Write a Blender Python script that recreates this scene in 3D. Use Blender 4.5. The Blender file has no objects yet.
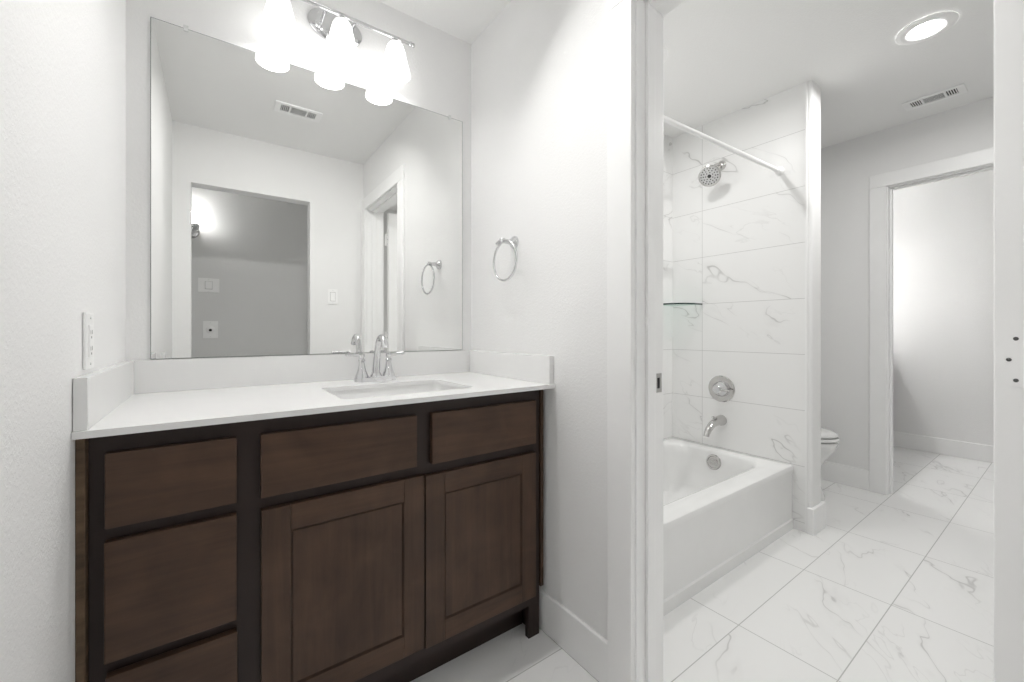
import bpy, bmesh, math, random
from mathutils import Vector, Matrix
random.seed(4)
C = bpy.context.scene.collection
S = bpy.context.scene
PI = math.pi

# ------------------------------------------------------------------ camera, world, exposure
H = 1.09
cam_d = bpy.data.cameras.new('camera'); cam = bpy.data.objects.new('camera', cam_d); C.objects.link(cam)
cam.location = (0, 0, H); cam.rotation_euler = (PI/2, 0, -math.radians(35.82))
cam_d.sensor_width = 36; cam_d.lens = 413.4/1024*36; cam_d.shift_y = -9.74/1024; cam_d.clip_start = 0.01
S.camera = cam
w = bpy.data.worlds.new('world'); S.world = w; w.use_nodes = True
w.node_tree.nodes['Background'].inputs[0].default_value = (1, 1, 1, 1)
w.node_tree.nodes['Background'].inputs[1].default_value = 0.5
S.view_settings.view_transform = 'Standard'; S.view_settings.look = 'None'
S.view_settings.gamma = 1; S.view_settings.use_curve_mapping = False
S.view_settings.exposure = 0.6
S.cycles.use_denoising = True
S.cycles.max_bounces = 14; S.cycles.diffuse_bounces = 10; S.cycles.glossy_bounces = 6
S.cycles.sample_clamp_indirect = 6
E_SHADE, E_BULB, E_CAN1, E_CAN2, E_HALL, E_FAR, E_FARB = 1.8, 20.0, 335.0, 195.0, 24.0, 9.0, 140.0

# ------------------------------------------------------------------ node helpers
class NT:
    def __init__(s, name):
        s.m = bpy.data.materials.new(name); s.m.use_nodes = True
        s.t = s.m.node_tree; s.b = s.t.nodes['Principled BSDF']
    def n(s, kind, **kw):
        x = s.t.nodes.new(kind)
        for k, v in kw.items(): setattr(x, k, v)
        return x
    def put(s, sock, v):
        if hasattr(v, 'is_output'): s.t.links.new(v, sock)
        else: sock.default_value = v
    def math(s, op, a, b=0.0, c=0.0):
        x = s.n('ShaderNodeMath', operation=op)
        s.put(x.inputs[0], a); s.put(x.inputs[1], b); s.put(x.inputs[2], c)
        return x.outputs[0]
    def vmath(s, op, a, b):
        x = s.n('ShaderNodeVectorMath', operation=op); s.put(x.inputs[0], a); s.put(x.inputs[1], b)
        return x.outputs[0]
    def comb(s, a, b, c):
        x = s.n('ShaderNodeCombineXYZ'); s.put(x.inputs[0], a); s.put(x.inputs[1], b); s.put(x.inputs[2], c)
        return x.outputs[0]
    def pos(s):
        return s.n('ShaderNodeTexCoord').outputs['Object']
    def sep(s, v):
        x = s.n('ShaderNodeSeparateXYZ'); s.put(x.inputs[0], v); return x.outputs
    def noise(s, v, scale, detail=2.0, rough=0.5, dist=0.0):
        x = s.n('ShaderNodeTexNoise'); s.put(x.inputs['Vector'], v)
        x.inputs['Scale'].default_value = scale; x.inputs['Detail'].default_value = detail
        x.inputs['Roughness'].default_value = rough; x.inputs['Distortion'].default_value = dist
        return x.outputs['Fac']
    def rng(s, v, a, b, c, d):
        x = s.n('ShaderNodeMapRange'); s.put(x.inputs[0], v)
        for i, k in enumerate((a, b, c, d)): x.inputs[i+1].default_value = k
        return x.outputs[0]
    def mix(s, f, a, b):
        x = s.n('ShaderNodeMix', data_type='RGBA')
        s.put(x.inputs['Factor'], f); s.put(x.inputs['A'], a); s.put(x.inputs['B'], b)
        return x.outputs['Result']
    def bump(s, h, strength, dist):
        x = s.n('ShaderNodeBump'); x.inputs['Strength'].default_value = strength
        x.inputs['Distance'].default_value = dist; s.put(x.inputs['Height'], h)
        s.t.links.new(x.outputs[0], s.b.inputs['Normal'])
def rgb(a, b=None, c=None):
    return (a, a if b is None else b, a if c is None else c, 1)
def plain(name, col, rough=.5, metal=0.0, spec=.5, bump=0, bscale=200):
    k = NT(name); p = k.pos()
    n = k.noise(p, 6, 3)
    k.put(k.b.inputs['Base Color'], k.mix(k.rng(n, .3, .7, 0, 1), tuple(c*.975 for c in col[:3])+(1,), col))
    k.b.inputs['Roughness'].default_value = rough; k.b.inputs['Metallic'].default_value = metal
    k.b.inputs['Specular IOR Level'].default_value = spec
    if bump: k.bump(k.noise(p, bscale, 2), bump, .002)
    return k.m
def emit(name, col, strength):
    k = NT(name); k.b.inputs['Base Color'].default_value = rgb(.9)
    k.b.inputs['Emission Color'].default_value = col; k.b.inputs['Emission Strength'].default_value = strength
    k.b.inputs['Roughness'].default_value = .3
    return k.m
def paint(name, col):
    k = NT(name); p = k.pos()
    k.put(k.b.inputs['Base Color'], k.mix(k.rng(k.noise(p, 1.3, 2), .3, .7, 0, 1), tuple(c*.985 for c in col[:3])+(1,), col))
    k.b.inputs['Roughness'].default_value = .7; k.b.inputs['Specular IOR Level'].default_value = .25
    h = k.math('ADD', k.rng(k.noise(p, 120, 3, .6, .5), .42, .62, 0, 1), k.math('MULTIPLY', k.noise(p, 260, 2), .35))
    k.bump(h, .2, .0015)
    return k.m
def marble(name, ax, per, off, base, rough, vein=1.0, grout=.0018, gcol=rgb(.5, .5, .49), seed=0.0):
    """rectangular tiles on two axes, each with its own cut of grey veining"""
    k = NT(name); p = k.pos(); o = k.sep(p)
    a = k.math('DIVIDE', k.math('SUBTRACT', o[ax[0]], off[0]), per[0])
    b = k.math('DIVIDE', k.math('SUBTRACT', o[ax[1]], off[1]), per[1])
    fa, fb = k.math('FRACT', a), k.math('FRACT', b)
    da = k.math('MULTIPLY', k.math('MINIMUM', fa, k.math('SUBTRACT', 1.0, fa)), per[0])
    db = k.math('MULTIPLY', k.math('MINIMUM', fb, k.math('SUBTRACT', 1.0, fb)), per[1])
    d = k.math('MINIMUM', da, db)
    line = k.rng(d, grout*.6, grout*1.2, 1, 0)
    wn = k.n('ShaderNodeTexWhiteNoise', noise_dimensions='3D')
    k.put(wn.inputs['Vector'], k.comb(k.math('FLOOR', a), k.math('FLOOR', b), seed))
    rv = k.vmath('SCALE', wn.outputs['Color'], (0, 0, 0)).node
    rv.inputs['Scale'].default_value = 23.0
    q = k.vmath('ADD', k.comb(o[ax[0]], o[ax[1]], 0.0), rv.outputs[0])
    qs = k.sep(q); dg = k.math('ADD', qs[0], k.math('MULTIPLY', qs[1], .75)); cr = k.math('SUBTRACT', qs[1], k.math('MULTIPLY', qs[0], .6))
    skew = k.comb(k.math('MULTIPLY', dg, .55), k.math('MULTIPLY', cr, 1.5), qs[2])
    v1 = k.math('ABSOLUTE', k.math('SUBTRACT', k.noise(skew, 1.6, 4, .5, .35), .5))
    v2 = k.math('ABSOLUTE', k.math('SUBTRACT', k.noise(skew, 3.4, 4, .5, .4), .5))
    m1 = k.rng(k.noise(q, 2.6, 2), .46, .60, 0, 1)
    m2 = k.rng(k.noise(q, 2.4, 2), .52, .68, 0, 1)
    t1 = k.math('MULTIPLY', k.rng(v1, 0, .0055, 1, 0), m1)
    t1b = k.math('MULTIPLY', k.rng(v1, 0, .03, .16, 0), m1)
    t2 = k.math('MULTIPLY', k.math('MULTIPLY', k.rng(v2, 0, .009, .5, 0), m2), .8)
    cl = k.math('MULTIPLY', k.rng(k.noise(skew, 1.1, 4), .45, .8, 0, 1), .05)
    t = k.math('MINIMUM', k.math('ADD', k.math('ADD', t1, t1b), k.math('ADD', t2, cl)), 1.0)
    t = k.math('MULTIPLY', t, vein)
    col = k.mix(t, base, rgb(.36, .355, .345))
    k.put(k.b.inputs['Base Color'], k.mix(line, col, gcol))
    k.put(k.b.inputs['Roughness'], k.rng(line, 0, 1, rough, .8))
    k.bump(k.math('SUBTRACT', 1.0, line), .25, .0015)
    return k.m
def wood(name, dark, light, ax, rough=.42, streak=1.0):
    k = NT(name); o = k.sep(k.pos())
    sc = [34.0, 34.0, 34.0]; sc[ax] = 2.2
    q = k.comb(k.math('MULTIPLY', o[0], sc[0]), k.math('MULTIPLY', o[1], sc[1]), k.math('MULTIPLY', o[2], sc[2]))
    g = k.noise(q, 1.0, 6, .65, .5)
    blot = k.noise(k.pos(), 7, 3, .5, .6)
    f = k.math('ADD', k.math('MULTIPLY', k.rng(g, .3, .7, 0, 1), .5*streak), k.math('MULTIPLY', k.rng(blot, .3, .7, 0, 1), .5))
    k.put(k.b.inputs['Base Color'], k.mix(f, dark, light))
    k.b.inputs['Roughness'].default_value = rough; k.b.inputs['Specular IOR Level'].default_value = .35
    k.bump(g, .08, .001)
    return k.m

M = {}
M['wall'] = paint('wall_paint', rgb(.85, .849, .846))
M['hall'] = paint('hall_wall_tone', rgb(.76, .76, .754))  # toned darker than the other walls so the plates stand out
M['ceil'] = paint('ceiling_paint', rgb(.86, .86, .853))
M['trim'] = plain('trim_paint', rgb(.90, .90, .897), .38)
M['tilef'] = marble('floor_marble', (0, 1), (.608, .3005), (1.5795, .1505), rgb(.86, .86, .855), .3, .52)
M['tileh'] = marble('shower_marble_end', (1, 2), (.61, .305), (1.469-1.22, .659-1.22), rgb(.86, .86, .855), .36, .6, .0014, rgb(.56, .56, .55), 3.0)
M['tileb'] = marble('shower_marble_side', (0, 2), (.61, .305), (2.384-2.44, .659-1.22), rgb(.86, .86, .855), .36, .6, .0014, rgb(.56, .56, .55), 7.0)
M['quartz'] = plain('white_quartz', rgb(.83, .83, .825), .16)
M['porcelain'] = plain('white_porcelain', rgb(.83, .83, .825), .1)
M['chrome'] = plain('chrome', rgb(.70, .70, .71), .06, 1.0)
M['nickel'] = plain('polished_nickel', rgb(.62, .61, .60), .14, 1.0)
M['silver'] = plain('mirror_silver', rgb(.90, .905, .895), .0, 1.0)
M['mirror_edge'] = plain('mirror_edge', rgb(.16, .18, .17), .3)
M['plastic'] = plain('white_plastic', rgb(.93, .93, .925), .35)
M['clear'] = plain('clear_clip', rgb(.75, .76, .75), .15)
M['dark'] = plain('dark_void', rgb(.02), .8)
M['duct'] = plain('duct_grey', rgb(.025), .7)
M['screw'] = plain('screw_grey', rgb(.12), .4, .6)
M['rubber'] = plain('nozzle_grey', rgb(.05), .5)
M['spray'] = plain('spray_face', rgb(.62), .35, .1)
M['bolt'] = plain('grey_cap', rgb(.28, .28, .27), .5)
M['wood_h'] = wood('walnut_stain_level', rgb(.038, .0200, .0120), rgb(.102, .056, .034), 0)
M['wood_v'] = wood('walnut_stain_upright', rgb(.038, .0200, .0120), rgb(.094, .052, .032), 2)
M['wood_frame'] = wood('espresso_stain', rgb(.020, .0115, .0094), rgb(.034, .0200, .0160), 2)
M['wood_raw'] = wood('walnut_edge_grain', rgb(.028, .018, .011), rgb(.17, .110, .066), 0, .6, 1.5)
M['shade'] = emit('lit_frosted_glass', (1, .992, .975, 1), E_SHADE)
M['shade_hall'] = emit('lit_frosted_glass_hall', (1, .992, .975, 1), E_HALL)
M['bulb_far'] = emit('lit_bulb_far', (1, .992, .975, 1), E_FARB)
M['shade_far'] = emit('lit_frosted_glass_far', (1, .992, .975, 1), E_FAR)
M['lens1'] = emit('lit_lens_walkway', (1, .992, .975, 1), E_CAN1)
M['lens2'] = emit('lit_lens_tub', (1, .992, .975, 1), E_CAN2)
M['lens_fill'] = emit('lit_lens_added_fill', (1, .992, .975, 1), 6.0)  # lens of the unseen lamp added to brighten the vanity room
M['bulb'] = emit('lit_bulb', (1, .992, .975, 1), E_BULB)
k = NT('shelf_glass'); tb, gb, mx = k.n('ShaderNodeBsdfTransparent'), k.n('ShaderNodeBsdfGlossy'), k.n('ShaderNodeMixShader')
tb.inputs[0].default_value = (.93, .985, .965, 1); gb.inputs['Roughness'].default_value = .03; mx.inputs[0].default_value = .08
k.t.links.new(tb.outputs[0], mx.inputs[1]); k.t.links.new(gb.outputs[0], mx.inputs[2])
k.t.links.new(mx.outputs[0], k.t.nodes['Material Output'].inputs['Surface'])
M['glass'] = k.m
M['glass_edge'] = plain('shelf_glass_edge', (.012, .035, .03, 1), .15)

# ------------------------------------------------------------------ mesh helpers
def put(bm, tmp):
    me = bpy.data.meshes.new('t'); tmp.to_mesh(me); tmp.free(); bm.from_mesh(me); bpy.data.meshes.remove(me)
def box(bm, x0, x1, y0, y1, z0, z1, bev=0.0, seg=2):
    t = bmesh.new()
    bmesh.ops.create_cube(t, size=1)
    for v in t.verts:
        v.co = Vector((x0+(v.co.x+.5)*(x1-x0), y0+(v.co.y+.5)*(y1-y0), z0+(v.co.z+.5)*(z1-z0)))
    if bev: bmesh.ops.bevel(t, geom=t.edges[:], offset=bev, segments=seg, profile=.6, affect='EDGES')
    put(bm, t)
def frame_of(d):
    d = d.normalized(); a = Vector((0, 0, 1)) if abs(d.z) < .9 else Vector((1, 0, 0))
    x = a.cross(d).normalized(); return x, d.cross(x)
def lathe(bm, prof, loc=(0, 0, 0), axis=(0, 0, 1), n=32, cap0=True, cap1=True, sx=1.0, sy=1.0):
    """prof: (radius, height along axis)"""
    d = Vector(axis).normalized(); x, y = frame_of(d); loc = Vector(loc); rings = []
    for r, h in prof:
        rings.append([bm.verts.new(loc+d*h+(x*math.cos(2*PI*i/n)*sx+y*math.sin(2*PI*i/n)*sy)*max(r, 1e-5)) for i in range(n)])
    for a, b in zip(rings, rings[1:]):
        for i in range(n): bm.faces.new((a[i], a[(i+1) % n], b[(i+1) % n], b[i]))
    if cap0: bm.faces.new(rings[0][::-1])
    if cap1: bm.faces.new(rings[-1])
def tube(bm, pts, r, n=14, cap=True):
    pts = [Vector(p) for p in pts]; m = len(pts); rr = r if isinstance(r, (list, tuple)) else [r]*m
    rings = []; x = None
    for i, p in enumerate(pts):
        d = (pts[min(i+1, m-1)]-pts[max(i-1, 0)]).normalized()
        if x is None: x, _ = frame_of(d)
        x = (x-d*x.dot(d)).normalized(); y = d.cross(x)
        rings.append([bm.verts.new(p+(x*math.cos(2*PI*j/n)+y*math.sin(2*PI*j/n))*rr[i]) for j in range(n)])
    for a, b in zip(rings, rings[1:]):
        for j in range(n): bm.faces.new((a[j], a[(j+1) % n], b[(j+1) % n], b[j]))
    if cap: bm.faces.new(rings[0][::-1]); bm.faces.new(rings[-1])
def ring(bm, c, R, r, axis, n=48, k=12):
    d = Vector(axis).normalized(); x, y = frame_of(d); c = Vector(c); rings = []
    for i in range(n):
        o = x*math.cos(2*PI*i/n)+y*math.sin(2*PI*i/n)
        rings.append([bm.verts.new(c+o*(R+r*math.cos(2*PI*j/k))+d*r*math.sin(2*PI*j/k)) for j in range(k)])
    for i in range(n):
        a, b = rings[i], rings[(i+1) % n]
        for j in range(k): bm.faces.new((a[j], b[j], b[(j+1) % k], a[(j+1) % k]))
def rrect(x0, x1, y0, y1, r, n=8):
    out = []
    for cx, cy, a in ((x1-r, y1-r, 0), (x0+r, y1-r, 90), (x0+r, y0+r, 180), (x1-r, y0+r, 270)):
        for i in range(n+1):
            t = math.radians(a+90*i/n); out.append((cx+r*math.cos(t), cy+r*math.sin(t)))
    return out
def loft(bm, loops, cap0=False, cap1=False):
    R = [[bm.verts.new(p) for p in L] for L in loops]; n = len(R[0])
    for a, b in zip(R, R[1:]):
        for i in range(n): bm.faces.new((a[i], a[(i+1) % n], b[(i+1) % n], b[i]))
    if cap0: bm.faces.new(R[0][::-1])
    if cap1: bm.faces.new(R[-1])
    return R
def z_(pts, z): return [(p[0], p[1], z) for p in pts]
def ell(cx, cy, rx, ry0, ry1, n=40, pw=1.0):
    """closed curve, half-length ry0 towards -y and ry1 towards +y"""
    out = []
    for i in range(n):
        a = 2*PI*i/n; s = math.sin(a); c = math.cos(a)
        sg = lambda v: math.copysign(abs(v)**pw, v)
        out.append((cx+rx*sg(c), cy+(ry1 if s > 0 else ry0)*sg(s)))
    return out
def obj(name, bm, mat, parent=None, smooth=False, **props):
    bmesh.ops.recalc_face_normals(bm, faces=bm.faces[:])
    me = bpy.data.meshes.new(name); bm.to_mesh(me); bm.free()
    me.materials.append(M[mat] if isinstance(mat, str) else mat)
    if smooth:
        for p in me.polygons: p.use_smooth = True
        me.set_sharp_from_angle(angle=math.radians(38))
    o = bpy.data.objects.new(name, me); C.objects.link(o)
    if parent: o.parent = parent
    for a, b in props.items(): o[a] = b
    return o
def thing(name, loc, label, cat, group=None, rz=0):
    o = bpy.data.objects.new(name, None); C.objects.link(o); o.location = loc; o.rotation_euler = (0, 0, rz)
    o.empty_display_size = .05; o['label'] = label; o['category'] = cat
    if group: o['group'] = group
    return o
def rel(o, bm):
    """world-built shapes under an unrotated parent"""
    bmesh.ops.translate(bm, verts=bm.verts[:], vec=-Vector(o.location)); return bm
def part(name, bm, mat, o, smooth=False, **p):
    return obj(name, rel(o, bm), mat, o, smooth, **p)
def sub(name, bm, mat, top, par, smooth=False, **p):
    return obj(name, rel(top, bm), mat, par, smooth, **p)
def struct(name, bm, mat, label=None, cat=None, smooth=False):
    o = obj(name, bm, mat, None, smooth); o['kind'] = 'structure'
    if label: o['label'] = label; o['category'] = cat
    return o
def dup(root, loc):
    r = root.copy(); C.objects.link(r); r.location = loc
    for ch in list(root.children):
        c = ch.copy(); C.objects.link(c); c.parent = r
        for g in list(ch.children):
            d = g.copy(); C.objects.link(d); d.parent = c
    return r

# ------------------------------------------------------------------ room measures
XL, XR, XT = -.215, .984, 1.104          # left wall, right wall (vanity side), its far side
YA, YB = 1.691, -.048                    # mirror wall, wall with the opening
XS = 2.60                                # tiled shower end
PX0, PX1, PY = 2.604, 2.745, .857        # wall end beside the tub
XF0, XF1 = 3.64, 3.75                    # wall with the far doorway
XE = 5.24
YS = -1.15                               # hall / bathroom south side
ZC = 2.44
DH = 2.05                                # door head
def B(*boxes, bev=0):
    bm = bmesh.new()
    for b in boxes: box(bm, *b, bev)
    return bm
def wallpc(name, *boxes, label, mat='wall'): return struct(name, B(*boxes), mat, label, 'wall')

struct('floor', B((-1.75, XE+.12, YS-.12, YA+.12, -.06, 0)), 'tilef', 'glossy white marble tile floor with grey veins', 'floor')
struct('ceiling', B((-1.75, XE+.12, YS-.12, YA+.12, ZC, ZC+.06)), 'ceil', 'smooth white painted ceiling', 'ceiling')
wallpc('wall_front', (XL-.11, XE+.12, YA, YA+.12, 0, ZC), label='pale grey wall behind the large mirror and vanity')
wallpc('wall_left', (XL-.11, XL, YB, YA, 0, ZC), label='textured pale wall left of the vanity')
J = .018
wallpc('wall_right', (XR, XT, .752+J, YA, 0, ZC), (XR, XT, .045-J, .752+J, DH+J, ZC), (XR, XT, YS, .045-J, 0, ZC), label='pale wall with the towel ring and bathroom doorway')
wallpc('wall_back', (XL-.11, -.12, YB-.11, YB, 0, ZC), (.59, XR, YB-.11, YB, 0, ZC), (-.12, .59, YB-.11, YB, 2.065, ZC), label='wall with an uncased opening reflected in the mirror')
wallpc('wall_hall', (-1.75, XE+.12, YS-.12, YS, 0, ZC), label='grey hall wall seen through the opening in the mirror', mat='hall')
wallpc('wall_hall_end', (-1.75, -1.63, YS, YB-.11, 0, ZC), (-1.63, XL-.11, YB-.11, YB, 0, ZC), label='end wall of the hall behind the opening')
pb = bmesh.new(); box(pb, PX0, PX1, PY, YA, 0, ZC)
vert_e = [e for e in pb.edges if abs(e.verts[0].co.z-e.verts[1].co.z) > 1 and e.verts[0].co.y < PY+.01]
bmesh.ops.bevel(pb, geom=vert_e, offset=.016, segments=5, profile=.5, affect='EDGES')
struct('wall_partition', pb, 'wall', 'narrow white wall end between bathtub and toilet', 'wall', True)
FJ = .766
wallpc('wall_far', (XF0, XF1, FJ+J, YA, 0, ZC), (XF0, XF1, -.02-J, FJ+J, DH+J, ZC), (XF0, XF1, YS, -.02-J, 0, ZC), label='grey wall beyond the toilet with a cased doorway')
wallpc('wall_end', (XE, XE+.12, YS, YA, 0, ZC), label='grey end wall seen through the far doorway')
# tile faces of the tub recess
struct('wall_tile_end', B((XS, PX0, .887, YA-.005, 0, ZC)), 'tileh', 'veined marble tile on the shower head wall', 'wall')
struct('wall_tile_side', B((XT, XS, YA-.005, YA, 0, ZC)), 'tileb', 'veined marble tile along the long side of bathtub', 'wall')
struct('wall_tile_foot', B((XT, XT+.005, .887, YA-.005, 0, ZC)), 'tileh', 'veined marble tile at the foot of bathtub', 'wall')
struct('trim_tile_edge', B((XS-.002, PX0+.001, .878, .888, 0, ZC), bev=.001), 'trim', 'thin white edge strip beside the shower tile', 'trim')

# ------------------------------------------------------------------ skirting
BH, BT = .14, .014
def skirt(name, label, *runs):
    bm = bmesh.new()
    for x0, x1, y0, y1 in runs: box(bm, x0, x1, y0, y1, 0, BH, .004, 2)
    o = struct(name, bm, 'trim', label, 'baseboard')
    return o
skirt('baseboard_right', 'white baseboard under the towel ring wall', (XR-BT, XR, .847, YA))
skirt('baseboard_left', 'white baseboard along the left wall', (XL, XL+BT, YB, 1.12))
skirt('baseboard_back', 'white baseboard beside the opening behind the viewer', (.59, XR, YB, YB+BT))
skirt('baseboard_partition', 'white baseboard wrapped around the wall end by the tub', (PX0-.016, PX1+BT, PY-BT, PY+.018), (PX1, PX1+BT, PY+.018, YA))
skirt('baseboard_toilet', 'white baseboard behind the toilet', (PX1, XF0, YA-BT, YA))
skirt('baseboard_far', 'white baseboard between toilet and far doorway', (XF0-BT, XF0, FJ+.095, YA))
skirt('baseboard_end', 'white baseboard on the end wall in the far room', (XE-BT, XE, YS, YA))
skirt('baseboard_hall', 'white baseboard along the hall', (-1.63, XR, YS, YS+BT))

# ------------------------------------------------------------------ door frames
CW, CT = .09, .018
def casing_profile(bm, x_face, sgn, y0, y1, z0, z1):
    x = sorted((x_face, x_face+sgn*CT)); box(bm, x[0], x[1], y0, y1, z0, z1, .005, 3)
def door_frame(name, label, x0, x1, ya, yb, both, stop_x):
    """opening from ya to yb in a wall x0..x1"""
    bm = bmesh.new()
    box(bm, x0-.001, x1+.001, yb, yb+J, 0, DH+J, .002, 1); box(bm, x0-.001, x1+.001, ya-J, ya, 0, DH+J, .002, 1)
    box(bm, x0-.001, x1+.001, ya, yb, DH, DH+J, .002, 1)
    fr = struct(name, bm, 'trim', label, 'door frame')
    st = bmesh.new()
    s0, s1 = stop_x
    box(st, s0, s1, yb-.011, yb, 0, DH, .003, 2); box(st, s0, s1, ya, ya+.011, 0, DH, .003, 2); box(st, s0, s1, ya+.011, yb-.011, DH-.011, DH, .003, 2)
    obj('door_stop', st, 'trim', fr)
    for xf, sg in ((x0, -1),)+(((x1, 1),) if both else ()):
        c = bmesh.new(); R = .005
        casing_profile(c, xf, sg, yb+R, yb+R+CW, 0, DH+R)
        lo = max(ya-R-CW, YB+.001) if xf == XR else ya-R-CW
        casing_profile(c, xf, sg, lo, ya-R, 0, DH+R)
        casing_profile(c, xf, sg, lo, yb+R+CW, DH+R, DH+R+CW)
        obj('casing', c, 'trim', fr)
    return fr
f1 = door_frame('trim_1', 'white jamb and casing of the bathroom doorway', XR, XT, .045, .752, True, (1.022, 1.057))
f2 = door_frame('trim_2', 'white jamb and casing of the far doorway', XF0, XF1, -.02, FJ, True, (XF0+.04, XF0+.075))
sp = bmesh.new(); box(sp, 1.076, 1.102, .7505, .7535, .905, .963, .0012, 2)
strike = obj('strike_plate', sp, 'nickel', f1, label='grey metal strike plate on the door jamb')
hl = bmesh.new(); box(hl, 1.080, 1.091, .7495, .7515, .918, .950, .001, 1); obj('latch_hole', hl, 'dark', strike)
# far doorway plate
sp = bmesh.new(); box(sp, XF0+.085, XF0+.105, FJ-.0015, FJ+.0005, .91, .965, .001, 1)
obj('strike_plate', sp, 'nickel', f2, label='small metal strike plate on the far door jamb')

# the opened bathroom door: its hinge edge faces the vanity
dr = bpy.data.objects.new('door_1', None); C.objects.link(dr); dr.location = (1.141, .078, 0)
dr['kind'] = 'structure'; dr['label'] = 'white bathroom door swung open, its hinge edge facing the vanity'; dr['category'] = 'door'
bm = bmesh.new(); DX0, DX1, DY0, DY1 = 1.141, 1.141+.705, .0612, .0965
box(bm, DX0, DX1, DY0, DY1, .012, 2.043, .003, 3); part('slab', bm, 'trim', dr)
for yy in (DY0, DY1):
    bm = bmesh.new(); s = .004
    for z0, z1 in ((.25, .95), (1.10, 1.92)):
        for a, b, c, d in ((DX0+.11, DX1-.11, z0, z0+.02), (DX0+.11, DX1-.11, z1-.02, z1), (DX0+.11, DX0+.13, z0, z1), (DX1-.13, DX1-.11, z0, z1)):
            box(bm, a, b, yy-s, yy+s, c, d, .0015, 1)
    part('panel_moulding', bm, 'trim', dr)
for zc in (.25, 1.04, 1.83):
    bm = bmesh.new(); pts = []
    y0, y1, z0, z1, r = .0555, .0885, zc-.0465, zc+.0465, .012
    L = [(y0, z0), (y0, z1)]
    for cy, cz, a0 in ((y1-r, z1-r, 90), (y1-r, z0+r, 0)):
        for i in range(7):
            t = math.radians(a0-90*i/6); L.append((cy+r*math.cos(t), cz+r*math.sin(t)))
    loft(bm, [[(DX0+.0005, y, z) for y, z in L], [(DX0-.0028, y, z) for y, z in L]], True, True)
    hg = part('hinge', bm, 'trim', dr)
    bm = bmesh.new(); lathe(bm, [(.0065, -.047), (.0065, .047)], (DX0-.009, .0545, zc), (0, 0, 1), 14); sub('barrel', bm, 'trim', dr, hg, True)
    for y, z in ((.0705, zc+.037), (.0785, zc), (.0705, zc-.036)):
        bm = bmesh.new(); lathe(bm, [(.0034, 0), (.0028, .0012), (.0008, .0014)], (DX0-.0028, y, z), (-1, 0, 0), 12)
        sub('screw', bm, 'screw', dr, hg, False, label='dark screw head')

# ------------------------------------------------------------------ vanity cabinet
FY = 1.153; FR = 1.133                    # face frame plane, front plane of drawers and doors
van = thing('vanity_cabinet', (.37, 1.42, 0), 'dark brown stained vanity cabinet under the white countertop', 'cabinet')
CX0, CX1, CZ = -.2005, .953, .887
bm = bmesh.new()
box(bm, CX0, CX0+.016, FY+.02, YA-.003, 0, CZ); box(bm, CX1-.016, CX1, FY+.02, YA-.003, 0, CZ)
box(bm, CX0, CX1, FY+.02, YA-.003, .115, .131); box(bm, CX0, CX1, YA-.012, YA-.003, .115, CZ); box(bm, .055, .071, FY+.02, YA-.012, .131, CZ)
part('carcass', bm, 'wood_frame', van)
bm = bmesh.new(); D0, D1 = FY, FY+.02
for a, b, c, d in ((CX0, -.155, 0, CZ), (.022, .108, .115, CZ), (.905, CX1, 0, CZ), (.460, .545, .71, .835), (-.155, .022, .835, CZ), (.108, .905, .835, CZ),
                   (-.155, .022, .115, .175), (.108, .905, .115, .175), (.108, .905, .655, .71), (-.155, .022, .66, .705), (-.155, .022, .395, .44)):
    box(bm, a, b, D0, D1, c, d)
part('face_frame', bm, 'wood_frame', van, label='near-black face frame')
bm = bmesh.new(); box(bm, CX0+.02, CX1-.02, FY+.075, FY+.09, 0, .115)
part('toe_kick', bm, 'wood_frame', van)
bm = bmesh.new()
box(bm, XL+.0005, -.2015, FR-.004, FY+.018, .0, CZ, .001, 1)
part('filler_strip', bm, 'wood_raw', van, label='lighter edge-grain strip against the left wall')
bm = bmesh.new()
box(bm, CX1+.002, XR-.015, FY-.006, FY+.014, .17, CZ, .001, 1)
part('filler_strip', bm, 'wood_v', van)
def slab(name, x0, x1, z0, z1, mat='wood_h', **p):
    bm = bmesh.new(); box(bm, x0, x1, FR, FY-.0005, z0, z1, .0025, 2); return part(name, bm, mat, van, **p)
slab('drawer', -.175, .043, .697, .847); slab('drawer', -.176, .043, .430, .671); slab('drawer', -.174, .044, .165, .403)
slab('false_front', .090, .479, .696, .846); slab('false_front', .527, .924, .694, .846)
def door(x0, x1, z0, z1):
    r = .062
    bm = bmesh.new(); box(bm, x0+r-.004, x1-r+.004, FR+.0034, FY-.004, z0+r-.004, z1-r+.004)
    d = part('door', bm, 'wood_v', van)
    for a, b in ((x0, x0+r), (x1-r, x1)): sub('stile', B((a, b, FR, FY-.0005, z0, z1), bev=.0018), 'wood_v', van, d)
    for a, b in ((z0, z0+r), (z1-r, z1)): sub('rail', B((x0+r, x1-r, FR, FY-.0005, a, b), bev=.0018), 'wood_h', van, d)
    bm = bmesh.new()                    # little sloped bead round the panel
    a, b, c, e, t, y0, y1 = x0+r, x1-r, z0+r, z1-r, .006, FR+.0006, FR+.0036
    for P, Q in (((a, c), (b, c)), ((b, c), (b, e)), ((b, e), (a, e)), ((a, e), (a, c))):
        cx, cz = (a+b)/2, (c+e)/2
        inn = lambda p: (p[0]+math.copysign(t, cx-p[0]), p[1]+math.copysign(t, cz-p[1]))
        p, q = inn(P), inn(Q)
        bm.faces.new([bm.verts.new(v) for v in ((P[0], y0, P[1]), (Q[0], y0, Q[1]), (q[0], y1, q[1]), (p[0], y1, p[1]))])
    bmesh.ops.solidify(bm, geom=bm.faces[:], thickness=.0006)
    sub('bead', bm, 'wood_v', van, d)
door(.091, .5015, .160, .667); door(.5055, .923, .155, .663)

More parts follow.
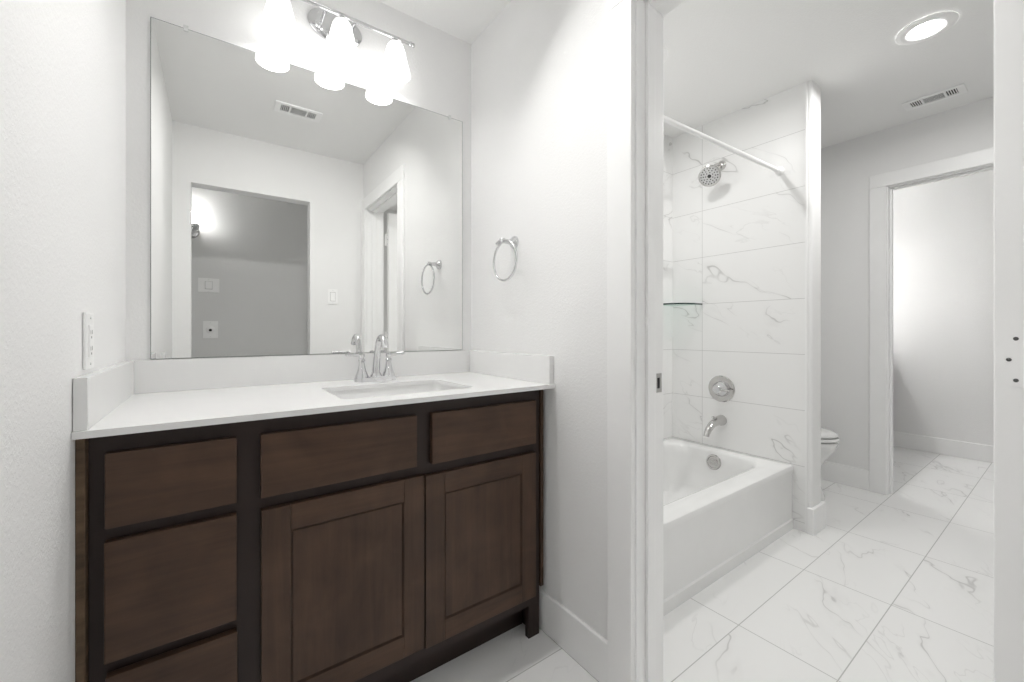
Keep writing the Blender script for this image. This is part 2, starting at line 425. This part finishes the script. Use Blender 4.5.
# ------------------------------------------------------------------ countertop with cut-out, splashes, sink
CT0, CT1, CY0 = .888, .902, 1.100
def counter_slab(hole):
    bm = bmesh.new()
    out = [(XL+.001, CY0), (XR-.001, CY0), (XR-.001, YA-.001), (XL+.001, YA-.001)]
    for z in (CT1, CT0):
        es = []
        for L in (out, hole):
            vs = [bm.verts.new((x, y, z)) for x, y in L]
            es += [bm.edges.new((vs[i], vs[(i+1) % len(vs)])) for i in range(len(vs))]
        bmesh.ops.triangle_fill(bm, edges=es, use_beauty=True)
    for L in (out, hole):
        for i in range(len(L)):
            p, q = L[i], L[(i+1) % len(L)]
            bm.faces.new([bm.verts.new(v) for v in ((p[0], p[1], CT0), (q[0], q[1], CT0), (q[0], q[1], CT1), (p[0], p[1], CT1))])
    bmesh.ops.remove_doubles(bm, verts=bm.verts[:], dist=1e-5)
    return bm
SX0, SX1, SY0, SY1 = .287, .712, 1.195, 1.482
hole = rrect(SX0, SX1, SY0, SY1, .022, 6)
top = thing('countertop', (.39, 1.40, CT0), 'white quartz countertop with low backsplash on the vanity cabinet', 'countertop')
part('slab', counter_slab(hole), 'quartz', top)
part('backsplash', B((XL+.021, XR-.021, YA-.021, YA-.001, CT1, 1.002), bev=.0012), 'quartz', top)
part('side_splash', B((XL+.001, XL+.021, CY0+.008, YA-.001, CT1, 1.002), bev=.0012), 'quartz', top)
part('side_splash', B((XR-.021, XR-.001, CY0+.008, YA-.001, CT1, 1.002), bev=.0012), 'quartz', top)
snk = thing('sink', (.5, 1.34, CT0-.14), 'white rectangular undermount sink set into the countertop', 'sink')
bm = bmesh.new(); g = .006; zt = CT0-.0005
loops = [z_(rrect(SX0-.02, SX1+.02, SY0-.02, SY1+.02, .03, 6), zt), z_(rrect(SX0-g, SX1+g, SY0-g, SY1+g, .028, 6), zt),
         z_(rrect(SX0-g+.004, SX1+g-.004, SY0-g+.004, SY1+g-.004, .03, 6), zt-.02),
         z_(rrect(SX0+.012, SX1-.012, SY0+.008, SY1-.008, .04, 6), zt-.10),
         z_(rrect(SX0+.04, SX1-.04, SY0+.03, SY1-.03, .06, 6), zt-.128),
         z_(rrect(SX0+.16, SX1-.16, SY0+.10, SY1-.10, .03, 6), zt-.134)]
loft(bm, loops, False, True); part('basin', bm, 'porcelain', snk, True)
bm = bmesh.new(); lathe(bm, [(.024, 0), (.024, .003), (.016, .004), (.014, .001)], (.5, 1.34, zt-.134)); part('drain', bm, 'chrome', snk, True)

# ------------------------------------------------------------------ faucet
FX, FYc = .502, 1.583
fau = thing('faucet', (FX, FYc, CT1), 'chrome two-handle arched faucet behind the sink', 'faucet')
bm = bmesh.new()
loft(bm, [z_(rrect(FX-.080, FX+.076, FYc-.026, FYc+.026, .0255, 8), CT1), z_(rrect(FX-.079, FX+.075, FYc-.025, FYc+.025, .0245, 8), CT1+.013),
          z_(rrect(FX-.075, FX+.071, FYc-.021, FYc+.021, .0205, 8), CT1+.018)], True, True)
part('base_plate', bm, 'chrome', fau, True)
for s in (-1, 1):
    hx = FX-.002+s*.0505
    bm = bmesh.new()
    lathe(bm, [(.0245, .014), (.0235, .021), (.0175, .036), (.0125, .055), (.0098, .073), (.0122, .076), (.0122, .081), (.0085, .085), (.0085, .090), (.0110, .094), (.0105, .102), (.004, .106)], (hx, FYc, CT1), n=24)
    hd = part('handle', bm, 'chrome', fau, True)
    bm = bmesh.new()
    tube(bm, [(hx, FYc, CT1+.097), (hx+s*.016, FYc-.002, CT1+.098), (hx+s*.036, FYc-.006, CT1+.101), (hx+s*.056, FYc-.011, CT1+.102), (hx+s*.060, FYc-.012, CT1+.102)], [.0075, .006, .0055, .0065, .003], 12)
    sub('lever', bm, 'chrome', fau, hd, True)
bm = bmesh.new()
lathe(bm, [(.023, .012), (.022, .020), (.017, .030)], (FX, FYc, CT1), n=24, cap1=False)
P = [(FX, FYc+dy, CT1+dz) for dy, dz in ((0, .012), (-.003, .04), (-.010, .08), (-.020, .115), (-.031, .142), (-.038, .153), (-.047, .161), (-.057, .1655), (-.067, .166), (-.077, .163), (-.087, .157), (-.095, .148), (-.100, .138), (-.102, .130))]
R_ = [.0170, .0148, .0130, .0118, .0112, .0110, .0109, .0109, .0109, .0110, .0112, .0115, .0120, .0122]
tube(bm, P, R_, 18); part('spout', bm, 'chrome', fau, True)
bm = bmesh.new(); lathe(bm, [(.003, 0), (.003, .018), (.006, .021), (.006, .028), (.002, .031)], (FX, FYc+.023, CT1+.013), n=12); part('lift_rod', bm, 'chrome', fau, True)

# ------------------------------------------------------------------ mirror
MX0, MX1, MZ0, MZ1 = -.158, .934, 1.0035, 2.060
mir = thing('wall_mirror', (.386, YA-.003, MZ0), 'large frameless rectangular mirror above the countertop', 'mirror')
part('glass_edge', B((MX0, MX1, YA-.0055, YA-.0005, MZ0, MZ1)), 'mirror_edge', mir)
bm = bmesh.new(); bm.faces.new([bm.verts.new(v) for v in ((MX0+.0015, YA-.0058, MZ0+.0015), (MX1-.0015, YA-.0058, MZ0+.0015), (MX1-.0015, YA-.0058, MZ1-.0015), (MX0+.0015, YA-.0058, MZ1-.0015))])
part('reflective_face', bm, 'silver', mir)
for x, z in ((-.072, MZ1), (.867, MZ1), (-.128, MZ0+.012)):
    bm = bmesh.new(); box(bm, x-.006, x+.006, YA-.0095, YA-.006, z-.009, z+.009, .0015, 2)
    cl = part('clip', bm, 'clear', mir, True)
    bm = bmesh.new(); lathe(bm, [(.0035, 0), (.003, .0015), (.001, .0018)], (x, YA-.0095, z+.003), (0, -1, 0), 10); sub('screw', bm, 'clear', mir, cl)

# ------------------------------------------------------------------ vanity light
def vanity_light(label, shade_mat, bulb_mat, name='vanity_light'):
    LX, LY, LZ = .38, YA-.105, 2.243
    t = thing(name, (LX, YA, LZ), label, 'light fixture', 'three-shade bar lights')
    bm = bmesh.new()
    lathe(bm, [(1.0, .002), (1.0, .010), (.90, .016), (.80, .017), (.74, .022), (.30, .024)], (LX, YA, LZ+.012), (0, -1, 0), 48, sx=.098, sy=.062)
    part('backplate', bm, 'chrome', t, True)
    bm = bmesh.new(); tube(bm, [(LX-.255, LY, LZ), (LX+.255, LY, LZ)], .0075, 16); br = part('bar', bm, 'chrome', t, True)
    for e in (-1, 1):
        bm = bmesh.new(); lathe(bm, [(.0075, 0), (.0105, .004), (.0105, .008), (.006, .012), (.0085, .017), (.0085, .021), (.002, .025)], (LX+e*.255, LY, LZ), (e, 0, 0), 16); sub('finial', bm, 'chrome', t, br, True)
    for dx in (-.052, .052):
        bm = bmesh.new(); tube(bm, [(LX+dx, YA-.018, LZ+.01), (LX+dx, YA-.06, LZ+.010), (LX+dx, YA-.09, LZ+.006), (LX+dx, LY, LZ)], .0055, 12); part('arm', bm, 'chrome', t, True)
        bm = bmesh.new(); lathe(bm, [(.006, 0), (.011, .004), (.012, .010), (.008, .016), (.002, .018)], (LX+dx*1.25, YA-.018, LZ-.016), (0, -1, 0), 16); part('knob', bm, 'chrome', t, True)
    for x in (.18, .38, .58):
        bm = bmesh.new(); lathe(bm, [(.008, -.004), (.013, -.012), (.017, -.024), (.014, -.030)], (x, LY, LZ), n=20); part('socket_cap', bm, 'chrome', t, True)
        bm = bmesh.new()
        pr = [(.015, -.020), (.024, -.025), (.031, -.036), (.036, -.054), (.0425, -.083), (.050, -.113), (.0555, -.138), (.0565, -.146), (.053, -.147), (.047, -.113), (.040, -.083), (.033, -.056), (.026, -.038), (.012, -.027)]
        lathe(bm, pr, (x, LY, LZ), n=32, cap0=False); sh = part('lamp_shade', bm, shade_mat, t, True)
        bm = bmesh.new(); lathe(bm, [(.010, -.028), (.012, -.045), (.020, -.065), (.026, -.085), (.034, -.105), (.040, -.125), (.036, -.140), (.020, -.149), (.004, -.151)], (x, LY, LZ), n=20); sub('bulb', bm, bulb_mat, t, sh, True)
    return t
vl = vanity_light('chrome bar light with three lit frosted glass shades above the mirror', 'shade', 'bulb')

# ------------------------------------------------------------------ towel ring
tr = thing('towel_ring', (XR, 1.362, 1.447), 'chrome towel ring on the pale wall right of the mirror', 'towel ring')
bm = bmesh.new(); lathe(bm, [(.026, .0005), (.026, .006), (.022, .012), (.014, .018), (.010, .03), (.009, .052), (.011, .058), (.011, .068), (.004, .072)], (XR, 1.344, 1.447), (-1, 0, 0), 28); part('mount', bm, 'chrome', tr, True)
bm = bmesh.new(); tube(bm, [(XR-.061, 1.332, 1.449), (XR-.061, 1.358, 1.447), (XR-.061, 1.384, 1.441)], [.008, .0075, .006], 14); part('holder', bm, 'chrome', tr, True)
bm = bmesh.new(); ring(bm, (XR-.061, 1.327, 1.366), .077, .0045, (1, 0, .0)); part('ring', bm, 'chrome', tr, True)

# ------------------------------------------------------------------ wall plates (built facing +y, then turned)
def plate(name, loc, rz, label, cat, kind, w=.070, h=.117):
    t = thing(name, loc, label, cat, {'light_switch': 'white light switches', 'wall_outlet': 'white wall outlets'}[name], rz)
    bm = bmesh.new(); box(bm, -w/2, w/2, 0.0004, .006, -h/2, h/2, .002, 2); obj('cover_plate', bm, 'plastic', t)
    if kind == 'rocker':
        bm = bmesh.new(); box(bm, -.017, .017, .005, .0085, -.033, .033, .0015, 2)
        r = obj('rocker', bm, 'plastic', t); bm = bmesh.new(); box(bm, -.0185, .0185, .0055, .0064, -.035, .035); obj('rocker_gap', bm, 'bolt', t)
    if kind == 'duplex':
        bm = bmesh.new(); box(bm, -.017, .017, .005, .0078, -.033, .033, .0015, 2); f = obj('receptacle', bm, 'plastic', t)
        bm = bmesh.new()
        for z in (-.017, .017):
            box(bm, -.0075, -.0050, .0072, .0081, z-.003, z+.006); box(bm, .0050, .0075, .0072, .0081, z-.003, z+.005); lathe(bm, [(.0026, 0), (.0024, .0009)], (0, .0073, z-.0095), (0, 1, 0), 12)
        obj('socket_slots', bm, 'bolt', f)
    if kind == 'wide':
        bm = bmesh.new(); box(bm, -.027, .027, .005, .0068, -.035, .035, .001, 1); obj('rocker_gap', bm, 'bolt', t)
        bm = bmesh.new(); box(bm, -.025, .025, .005, .013, -.033, .033, .004, 2); obj('rocker', bm, 'plastic', t)
    if kind == 'round':
        bm = bmesh.new(); lathe(bm, [(.033, .004), (.033, .010), (.028, .013)], (0, 0, 0), (0, 1, 0), 28); f = obj('socket_face', bm, 'plastic', t, True)
        bm = bmesh.new(); lathe(bm, [(.012, .0125), (.011, .0145)], (0, 0, -.004), (0, 1, 0), 20); obj('socket_hole', bm, 'dark', f)
    for z in (-h*.41, h*.41):
        bm = bmesh.new(); lathe(bm, [(.003, 0), (.0025, .001)], (0, .006, z), (0, 1, 0), 10); obj('screw', bm, 'clear', t)
    return t
OY = 1.217
plate('wall_outlet', (XL, OY, 1.070), -PI/2, 'white rectangular duplex outlet on the left wall above the counter', 'outlet', 'duplex')
plate('light_switch', (.750, YB, 1.358), 0, 'white light switch beside the opening, seen in the mirror', 'light switch', 'rocker')
plate('light_switch', (-.035, YS, 1.495), 0, 'wide white switch plate on the hall wall, seen through the mirrored opening', 'light switch', 'wide', .152, .122)
plate('wall_outlet', (-.023, YS, 1.104), 0, 'square white outlet with dark round hole on the hall wall', 'outlet', 'round', .108, .150)

# ------------------------------------------------------------------ hall sconce (in the mirror, half behind the opening's edge)
sc = thing('wall_sconce', (-.155, YS, 1.95), 'chrome wall sconce lighting the hall, half hidden in the mirror', 'wall lamp')
bm = bmesh.new(); lathe(bm, [(.055, .0005), (.055, .012), (.04, .02)], (-.155, YS, 1.95), (0, 1, 0), 28); part('backplate', bm, 'chrome', sc, True)
bm = bmesh.new(); tube(bm, [(-.155, YS+.015, 1.95), (-.155, YS+.07, 1.935), (-.155, YS+.10, 1.945)], .01, 12); part('arm', bm, 'chrome', sc, True)
bm = bmesh.new(); lathe(bm, [(.012, -.03), (.03, -.022), (.052, .0), (.060, .025), (.061, .04), (.04, .04)], (-.155, YS+.10, 1.955), n=32); part('cup', bm, 'chrome', sc, True)
bm = bmesh.new(); lathe(bm, [(.03, .035), (.034, .06), (.037, .10), (.040, .14), (.036, .14), (.03, .06)], (-.155, YS+.10, 1.955), n=32); part('lamp_shade', bm, 'shade_hall', sc, True)

# ------------------------------------------------------------------ bathtub
TX0, TX1, TY0, TY1, TZ = XT+.006, XS-.001, .940, YA-.006, .354
tub = thing('bathtub', ((TX0+TX1)/2, (TY0+TY1)/2, 0), 'glossy white alcove bathtub in the tiled recess', 'bathtub')
def rr(dx0, dx1, dy0, dy1, r, z): return z_(rrect(TX0+dx0, TX1-dx1, TY0+dy0, TY1-dy1, r, 10), z)
bm = bmesh.new()
loft(bm, [rr(0, 0, .002, 0, .004, 0), rr(0, 0, .002, 0, .004, .050), rr(0, 0, .008, 0, .004, .056), rr(0, 0, .008, 0, .004, .300), rr(0, 0, .001, 0, .005, .322), rr(0, 0, 0, 0, .008, .342), rr(.003, .003, .003, .003, .010, .350), rr(.010, .010, .010, .010, .012, TZ),
          rr(.085, .085, .095, .052, .15, TZ+.001), rr(.095, .095, .108, .062, .15, TZ-.004), rr(.102, .102, .116, .070, .148, TZ-.016), rr(.115, .110, .124, .078, .145, TZ-.06),
          rr(.16, .125, .135, .09, .14, .20), rr(.22, .145, .15, .105, .135, .11), rr(.27, .175, .175, .13, .12, .075), rr(.34, .24, .23, .19, .08, .062)], True, True)
part('tub_body', bm, 'porcelain', tub, True)
ax = Vector((-1, 0, .18)).normalized(); oc = Vector((TX1-.108, 1.332, .287))
bm = bmesh.new(); lathe(bm, [(.045, -.004), (.046, .006), (.042, .012), (.035, .013), (.033, .010)], oc, ax, 32); ov = part('overflow_plate', bm, 'nickel', tub, True, label='round chrome overflow plate')
bm = bmesh.new(); u_, v_ = frame_of(ax)
for z in (-.016, -.008, 0, .008, .016):
    hw = math.sqrt(.026**2-z*z); tube(bm, [oc+ax*.0125+Vector((0, -hw, z)), oc+ax*.0125+Vector((0, hw, z))], .0022, 8)
sub('grille_bars', bm, 'nickel', tub, ov, True)
bm = bmesh.new(); lathe(bm, [(.036, 0), (.036, .003), (.02, .004)], (TX1-.35, 1.31, .062), n=28); part('drain', bm, 'nickel', tub, True)

# ------------------------------------------------------------------ shower fittings
VY = 1.342
sh = thing('overhead_shower', (XS, VY, 2.13), 'round chrome shower head on a short arm above the tub', 'shower head')
bm = bmesh.new(); lathe(bm, [(.030, .0005), (.029, .008), (.02, .018), (.012, .022)], (XS, VY, 2.135), (-1, 0, 0), 28); part('escutcheon', bm, 'nickel', sh, True)
hc = Vector((2.465, VY+.004, 2.043)); hn = Vector((-.80, -.28, -.53)).normalized()
bm = bmesh.new(); tube(bm, [(XS-.01, VY, 2.135), (XS-.05, VY+.002, 2.132), (XS-.085, VY+.006, 2.112), hc-hn*.035], .0105, 14); part('arm', bm, 'nickel', sh, True)
bm = bmesh.new(); lathe(bm, [(.013, -.04), (.02, -.034), (.02, -.026), (.035, -.02), (.058, -.010), (.0645, -.002), (.0645, .006), (.060, .009), (.055, .007)], hc, hn, 40); part('head_shell', bm, 'nickel', sh, True)
bm = bmesh.new(); lathe(bm, [(.055, .006), (.054, .009), (.02, .0105)], hc, hn, 40); fc = part('spray_face', bm, 'spray', sh, True)
bm = bmesh.new(); u_, v_ = frame_of(hn)
lathe(bm, [(.011, 0), (.009, .0025)], hc+hn*.0103, hn, 18)
for R0, n in ((.021, 7), (.034, 12), (.047, 18)):
    for i in range(n):
        a = 2*PI*(i+.5*(n % 2))/n; lathe(bm, [(.0042, 0), (.0032, .0022)], hc+hn*.0093+(u_*math.cos(a)+v_*math.sin(a))*R0, hn, 6)
sub('nozzles', bm, 'rubber', sh, fc)

vv = thing('shower_valve', (XS, VY, .727), 'round chrome shower valve with lever handle on the tiled wall', 'shower valve')
bm = bmesh.new(); lathe(bm, [(.083, .0005), (.083, .004), (.078, .009), (.060, .011), (.056, .010)], (XS, VY, .727), (-1, 0, 0), 48); part('trim_plate', bm, 'nickel', vv, True)
bm = bmesh.new(); lathe(bm, [(.047, .008), (.047, .018), (.044, .026), (.032, .042), (.028, .058), (.022, .064), (.004, .066)], (XS, VY, .727), (-1, 0, 0), 36); hd = part('handle', bm, 'chrome', vv, True)
bm = bmesh.new(); tube(bm, [(XS-.054, VY, .727), (XS-.056, VY-.03, .727), (XS-.056, VY-.062, .727), (XS-.055, VY-.075, .727)], [.010, .007, .006, .004], 12); sub('lever', bm, 'nickel', vv, hd, True)

ts = thing('tub_spout', (XS, VY, .527), 'curved chrome tub spout on the tiled wall below the valve', 'tub spout')
bm = bmesh.new(); tube(bm, [(XS-.0005, VY, .529), (XS-.012, VY, .529), (XS-.03, VY, .531), (XS-.07, VY, .528), (XS-.115, VY, .514), (XS-.155, VY, .490), (XS-.175, VY, .466), (XS-.181, VY, .452)], [.034, .033, .029, .025, .022, .019, .017, .0165], 22)
part('spout_body', bm, 'nickel', ts, True)
bm = bmesh.new(); lathe(bm, [(.005, 0), (.005, .018), (.008, .02), (.008, .027), (.003, .03)], (XS-.100, VY, .536), n=14); part('diverter_knob', bm, 'nickel', ts, True)

rod = thing('shower_rod', (1.85, 1.013, 1.996), 'straight white shower curtain rod across the tub recess', 'shower rod')
bm = bmesh.new(); tube(bm, [(XT+.006, 1.013, 1.953), (XS-.001, 1.013, 1.998)], .0115, 18); part('pole', bm, 'trim', rod, True)
for x, d, rz_ in ((XT+.0055, 1, 1.953), (XS-.0005, -1, 1.998)):
    bm = bmesh.new(); lathe(bm, [(.024, 0), (.024, .004), (.017, .012), (.0145, .03), (.0127, .031)], (x, 1.013, rz_), (d, 0, 0), 24); part('end_flange', bm, 'trim', rod, True)

gs = thing('corner_shelf', (XS, YA-.005, 1.268), 'dark-edged glass corner shelf in the tiled shower', 'shelf')
bm = bmesh.new(); a, b = XS-.001, YA-.006; Lq = .213
poly = [(a, b), (a-Lq, b)]+[(a-Lq*math.cos(t*PI/20)**.72 if t < 10 else a, b-Lq*math.sin(t*PI/20)**.72) for t in range(1, 11)]
loft(bm, [z_(poly, 1.264), z_(poly, 1.272)], True, True); part('glass_plate', bm, 'glass', gs)
bm = bmesh.new(); tube(bm, [(x, y, 1.268) for x, y in poly[1:]], .0052, 8); part('polished_edge', bm, 'glass_edge', gs, True, label='dark green glass edge')

# ------------------------------------------------------------------ toilet (bowl front shows past the wall end)
TXc = 3.19
to = thing('toilet', (TXc, 1.32, 0), 'white toilet peeking out behind the narrow wall end', 'toilet')
bm = bmesh.new()
loft(bm, [z_(ell(TXc, 1.29, .118, .310, .30), 0), z_(ell(TXc, 1.29, .118, .310, .30), .02), z_(ell(TXc, 1.29, .10, .285, .29), .09), z_(ell(TXc, 1.27, .112, .25, .30), .17),
          z_(ell(TXc, 1.25, .150, .275, .29), .26), z_(ell(TXc, 1.23, .178, .302, .26), .33), z_(ell(TXc, 1.23, .184, .318, .25), .372), z_(ell(TXc, 1.23, .180, .314, .245), .384),
          z_(ell(TXc, 1.22, .13, .25, .17), .384), z_(ell(TXc, 1.22, .11, .21, .15), .30), z_(ell(TXc, 1.24, .06, .09, .08), .22)], True, True)
part('bowl', bm, 'porcelain', to, True)
bm = bmesh.new(); o_, i_ = ell(TXc, 1.23, .184, .322, .22), ell(TXc, 1.22, .115, .22, .15)
loft(bm, [z_(i_, .392), z_(o_, .392), z_(ell(TXc, 1.23, .188, .327, .223), .401), z_(o_, .411), z_(i_, .411), z_(i_, .392)]); part('seat', bm, 'porcelain', to, True)
bm = bmesh.new()
loft(bm, [z_(ell(TXc, 1.23, .180, .317, .225), .418), z_(ell(TXc, 1.23, .185, .322, .227), .424), z_(ell(TXc, 1.23, .180, .312, .222), .438), z_(ell(TXc, 1.23, .15, .28, .18), .450), z_(ell(TXc, 1.23, .08, .16, .1), .456)], True, True); part('lid', bm, 'porcelain', to, True)
bm = bmesh.new(); loft(bm, [z_(rrect(TXc-.19, TXc+.19, 1.50, 1.675, .03), .375), z_(rrect(TXc-.215, TXc+.215, 1.485, 1.675, .03), .74)], True, True); part('tank', bm, 'porcelain', to, True)
bm = bmesh.new(); box(bm, TXc-.222, TXc+.222, 1.478, 1.68, .741, .775, .01, 3); part('tank_lid', bm, 'porcelain', to)
bm = bmesh.new(); tube(bm, [(TXc-.16, 1.486, .69), (TXc-.16, 1.470, .69), (TXc-.10, 1.466, .685)], .006, 10); part('flush_lever', bm, 'chrome', to, True)
for s in (-1, 1):
    bm = bmesh.new(); lathe(bm, [(.018, 0), (.018, .012), (.012, .022), (.003, .025)], (TXc+s*.128, 1.22, 0), n=16); part('bolt_cap', bm, 'porcelain', to, True)

# ------------------------------------------------------------------ ceiling vents
def vent(loc, rz, label):
    t = thing('ceiling_vent', loc, label, 'vent', 'slotted ceiling vents', rz); Lh, Wh = .127, .066
    bm = bmesh.new()
    for a, b, c, d in ((-Lh, Lh, -Wh, -.040), (-Lh, Lh, .040, Wh), (-Lh, -.095, -.041, .041), (.095, Lh, -.041, .041), (-.052, -.042, -.041, .041), (.042, .052, -.041, .041)):
        box(bm, a, b, c, d, -.007, -.0005, .0015, 1)
    obj('frame', bm, 'trim', t)
    bm = bmesh.new(); box(bm, -.096, .096, -.041, .041, -.0012, -.0004); obj('duct_backing', bm, 'duct', t)
    bm = bmesh.new()
    for i in range(9):
        y = -.036+.009*i; box(bm, -.043, .043, y-.0011, y+.0011, -.0028, -.001)
    for s in (-1, 1):
        for i in range(4):
            x = s*(.0595+.0098*i); box(bm, x-.0020, x+.0020, -.041, .041, -.0030, -.001)
    obj('louvre', bm, 'trim', t)
    return t
vent((3.37, .510, ZC), PI/2, 'white slotted ceiling vent above the far doorway')
vent((.422, .545, ZC), 0, 'white slotted ceiling vent reflected in the vanity mirror')

# ------------------------------------------------------------------ recessed lights
def can(loc, lens, label, name='recessed_light'):
    t = thing(name, loc, label, 'ceiling light', 'round recessed ceiling lights')
    bm = bmesh.new(); lathe(bm, [(.100, -.0005), (.100, -.004), (.094, -.008), (.070, -.010), (.050, -.006), (.047, -.003)], (0, 0, 0), n=48, cap0=False, cap1=False); obj('trim_ring', bm, 'plastic', t, True)
    bm = bmesh.new(); lathe(bm, [(.048, -.0035), (.035, -.0045), (.004, -.005)], (0, 0, 0), n=40, cap0=False); obj('lens', bm, lens, t, True)
    return t
can((2.573, .415, ZC), 'lens1', 'lit round recessed light in the ceiling near the bathroom vent')
can((1.738, 1.268, ZC), 'lens2', 'round recessed ceiling light over the bathtub beside the door frame')

cv = can((.38, 1.16, ZC), 'lens_fill', 'added round ceiling fill light over the vanity floor, out of view')  # added lamp, hidden from camera and mirror, to fill the lower walls
ld = bpy.data.lights.new('added_fill_beam', 'AREA'); ld.shape = 'DISK'; ld.size = .09; ld.energy = 6.8; ld.spread = math.radians(135); ld.color = (1, .992, .975)  # added fill light, tilted towards the floor in front of the cabinet
lo = bpy.data.objects.new('added_fill_beam', ld); C.objects.link(lo); lo.parent = cv; lo.location = (0, 0, -.012); lo.rotation_euler = (-math.radians(32), 0, 0)

# ------------------------------------------------------------------ second vanity in the far room (only its light and shade reach the view)
far = thing('countertop', (4.5, 1.41, .45), 'white countertop around the corner in the far room', 'countertop')
part('slab', B((3.80, XE-.001, 1.10, YA-.001, .884, .902), bev=.001), 'quartz', far)
fc_ = thing('vanity_cabinet', (4.5, 1.41, 0), 'dark brown cabinet around the corner in the far room', 'cabinet')
part('carcass', B((3.80, XE-.016, 1.15, YA-.02, .0, .883)), 'wood_frame', fc_)
fl = vanity_light('lit three-shade bar light around the corner in the far room', 'shade_far', 'bulb_far')
fl.location.x += 4.2
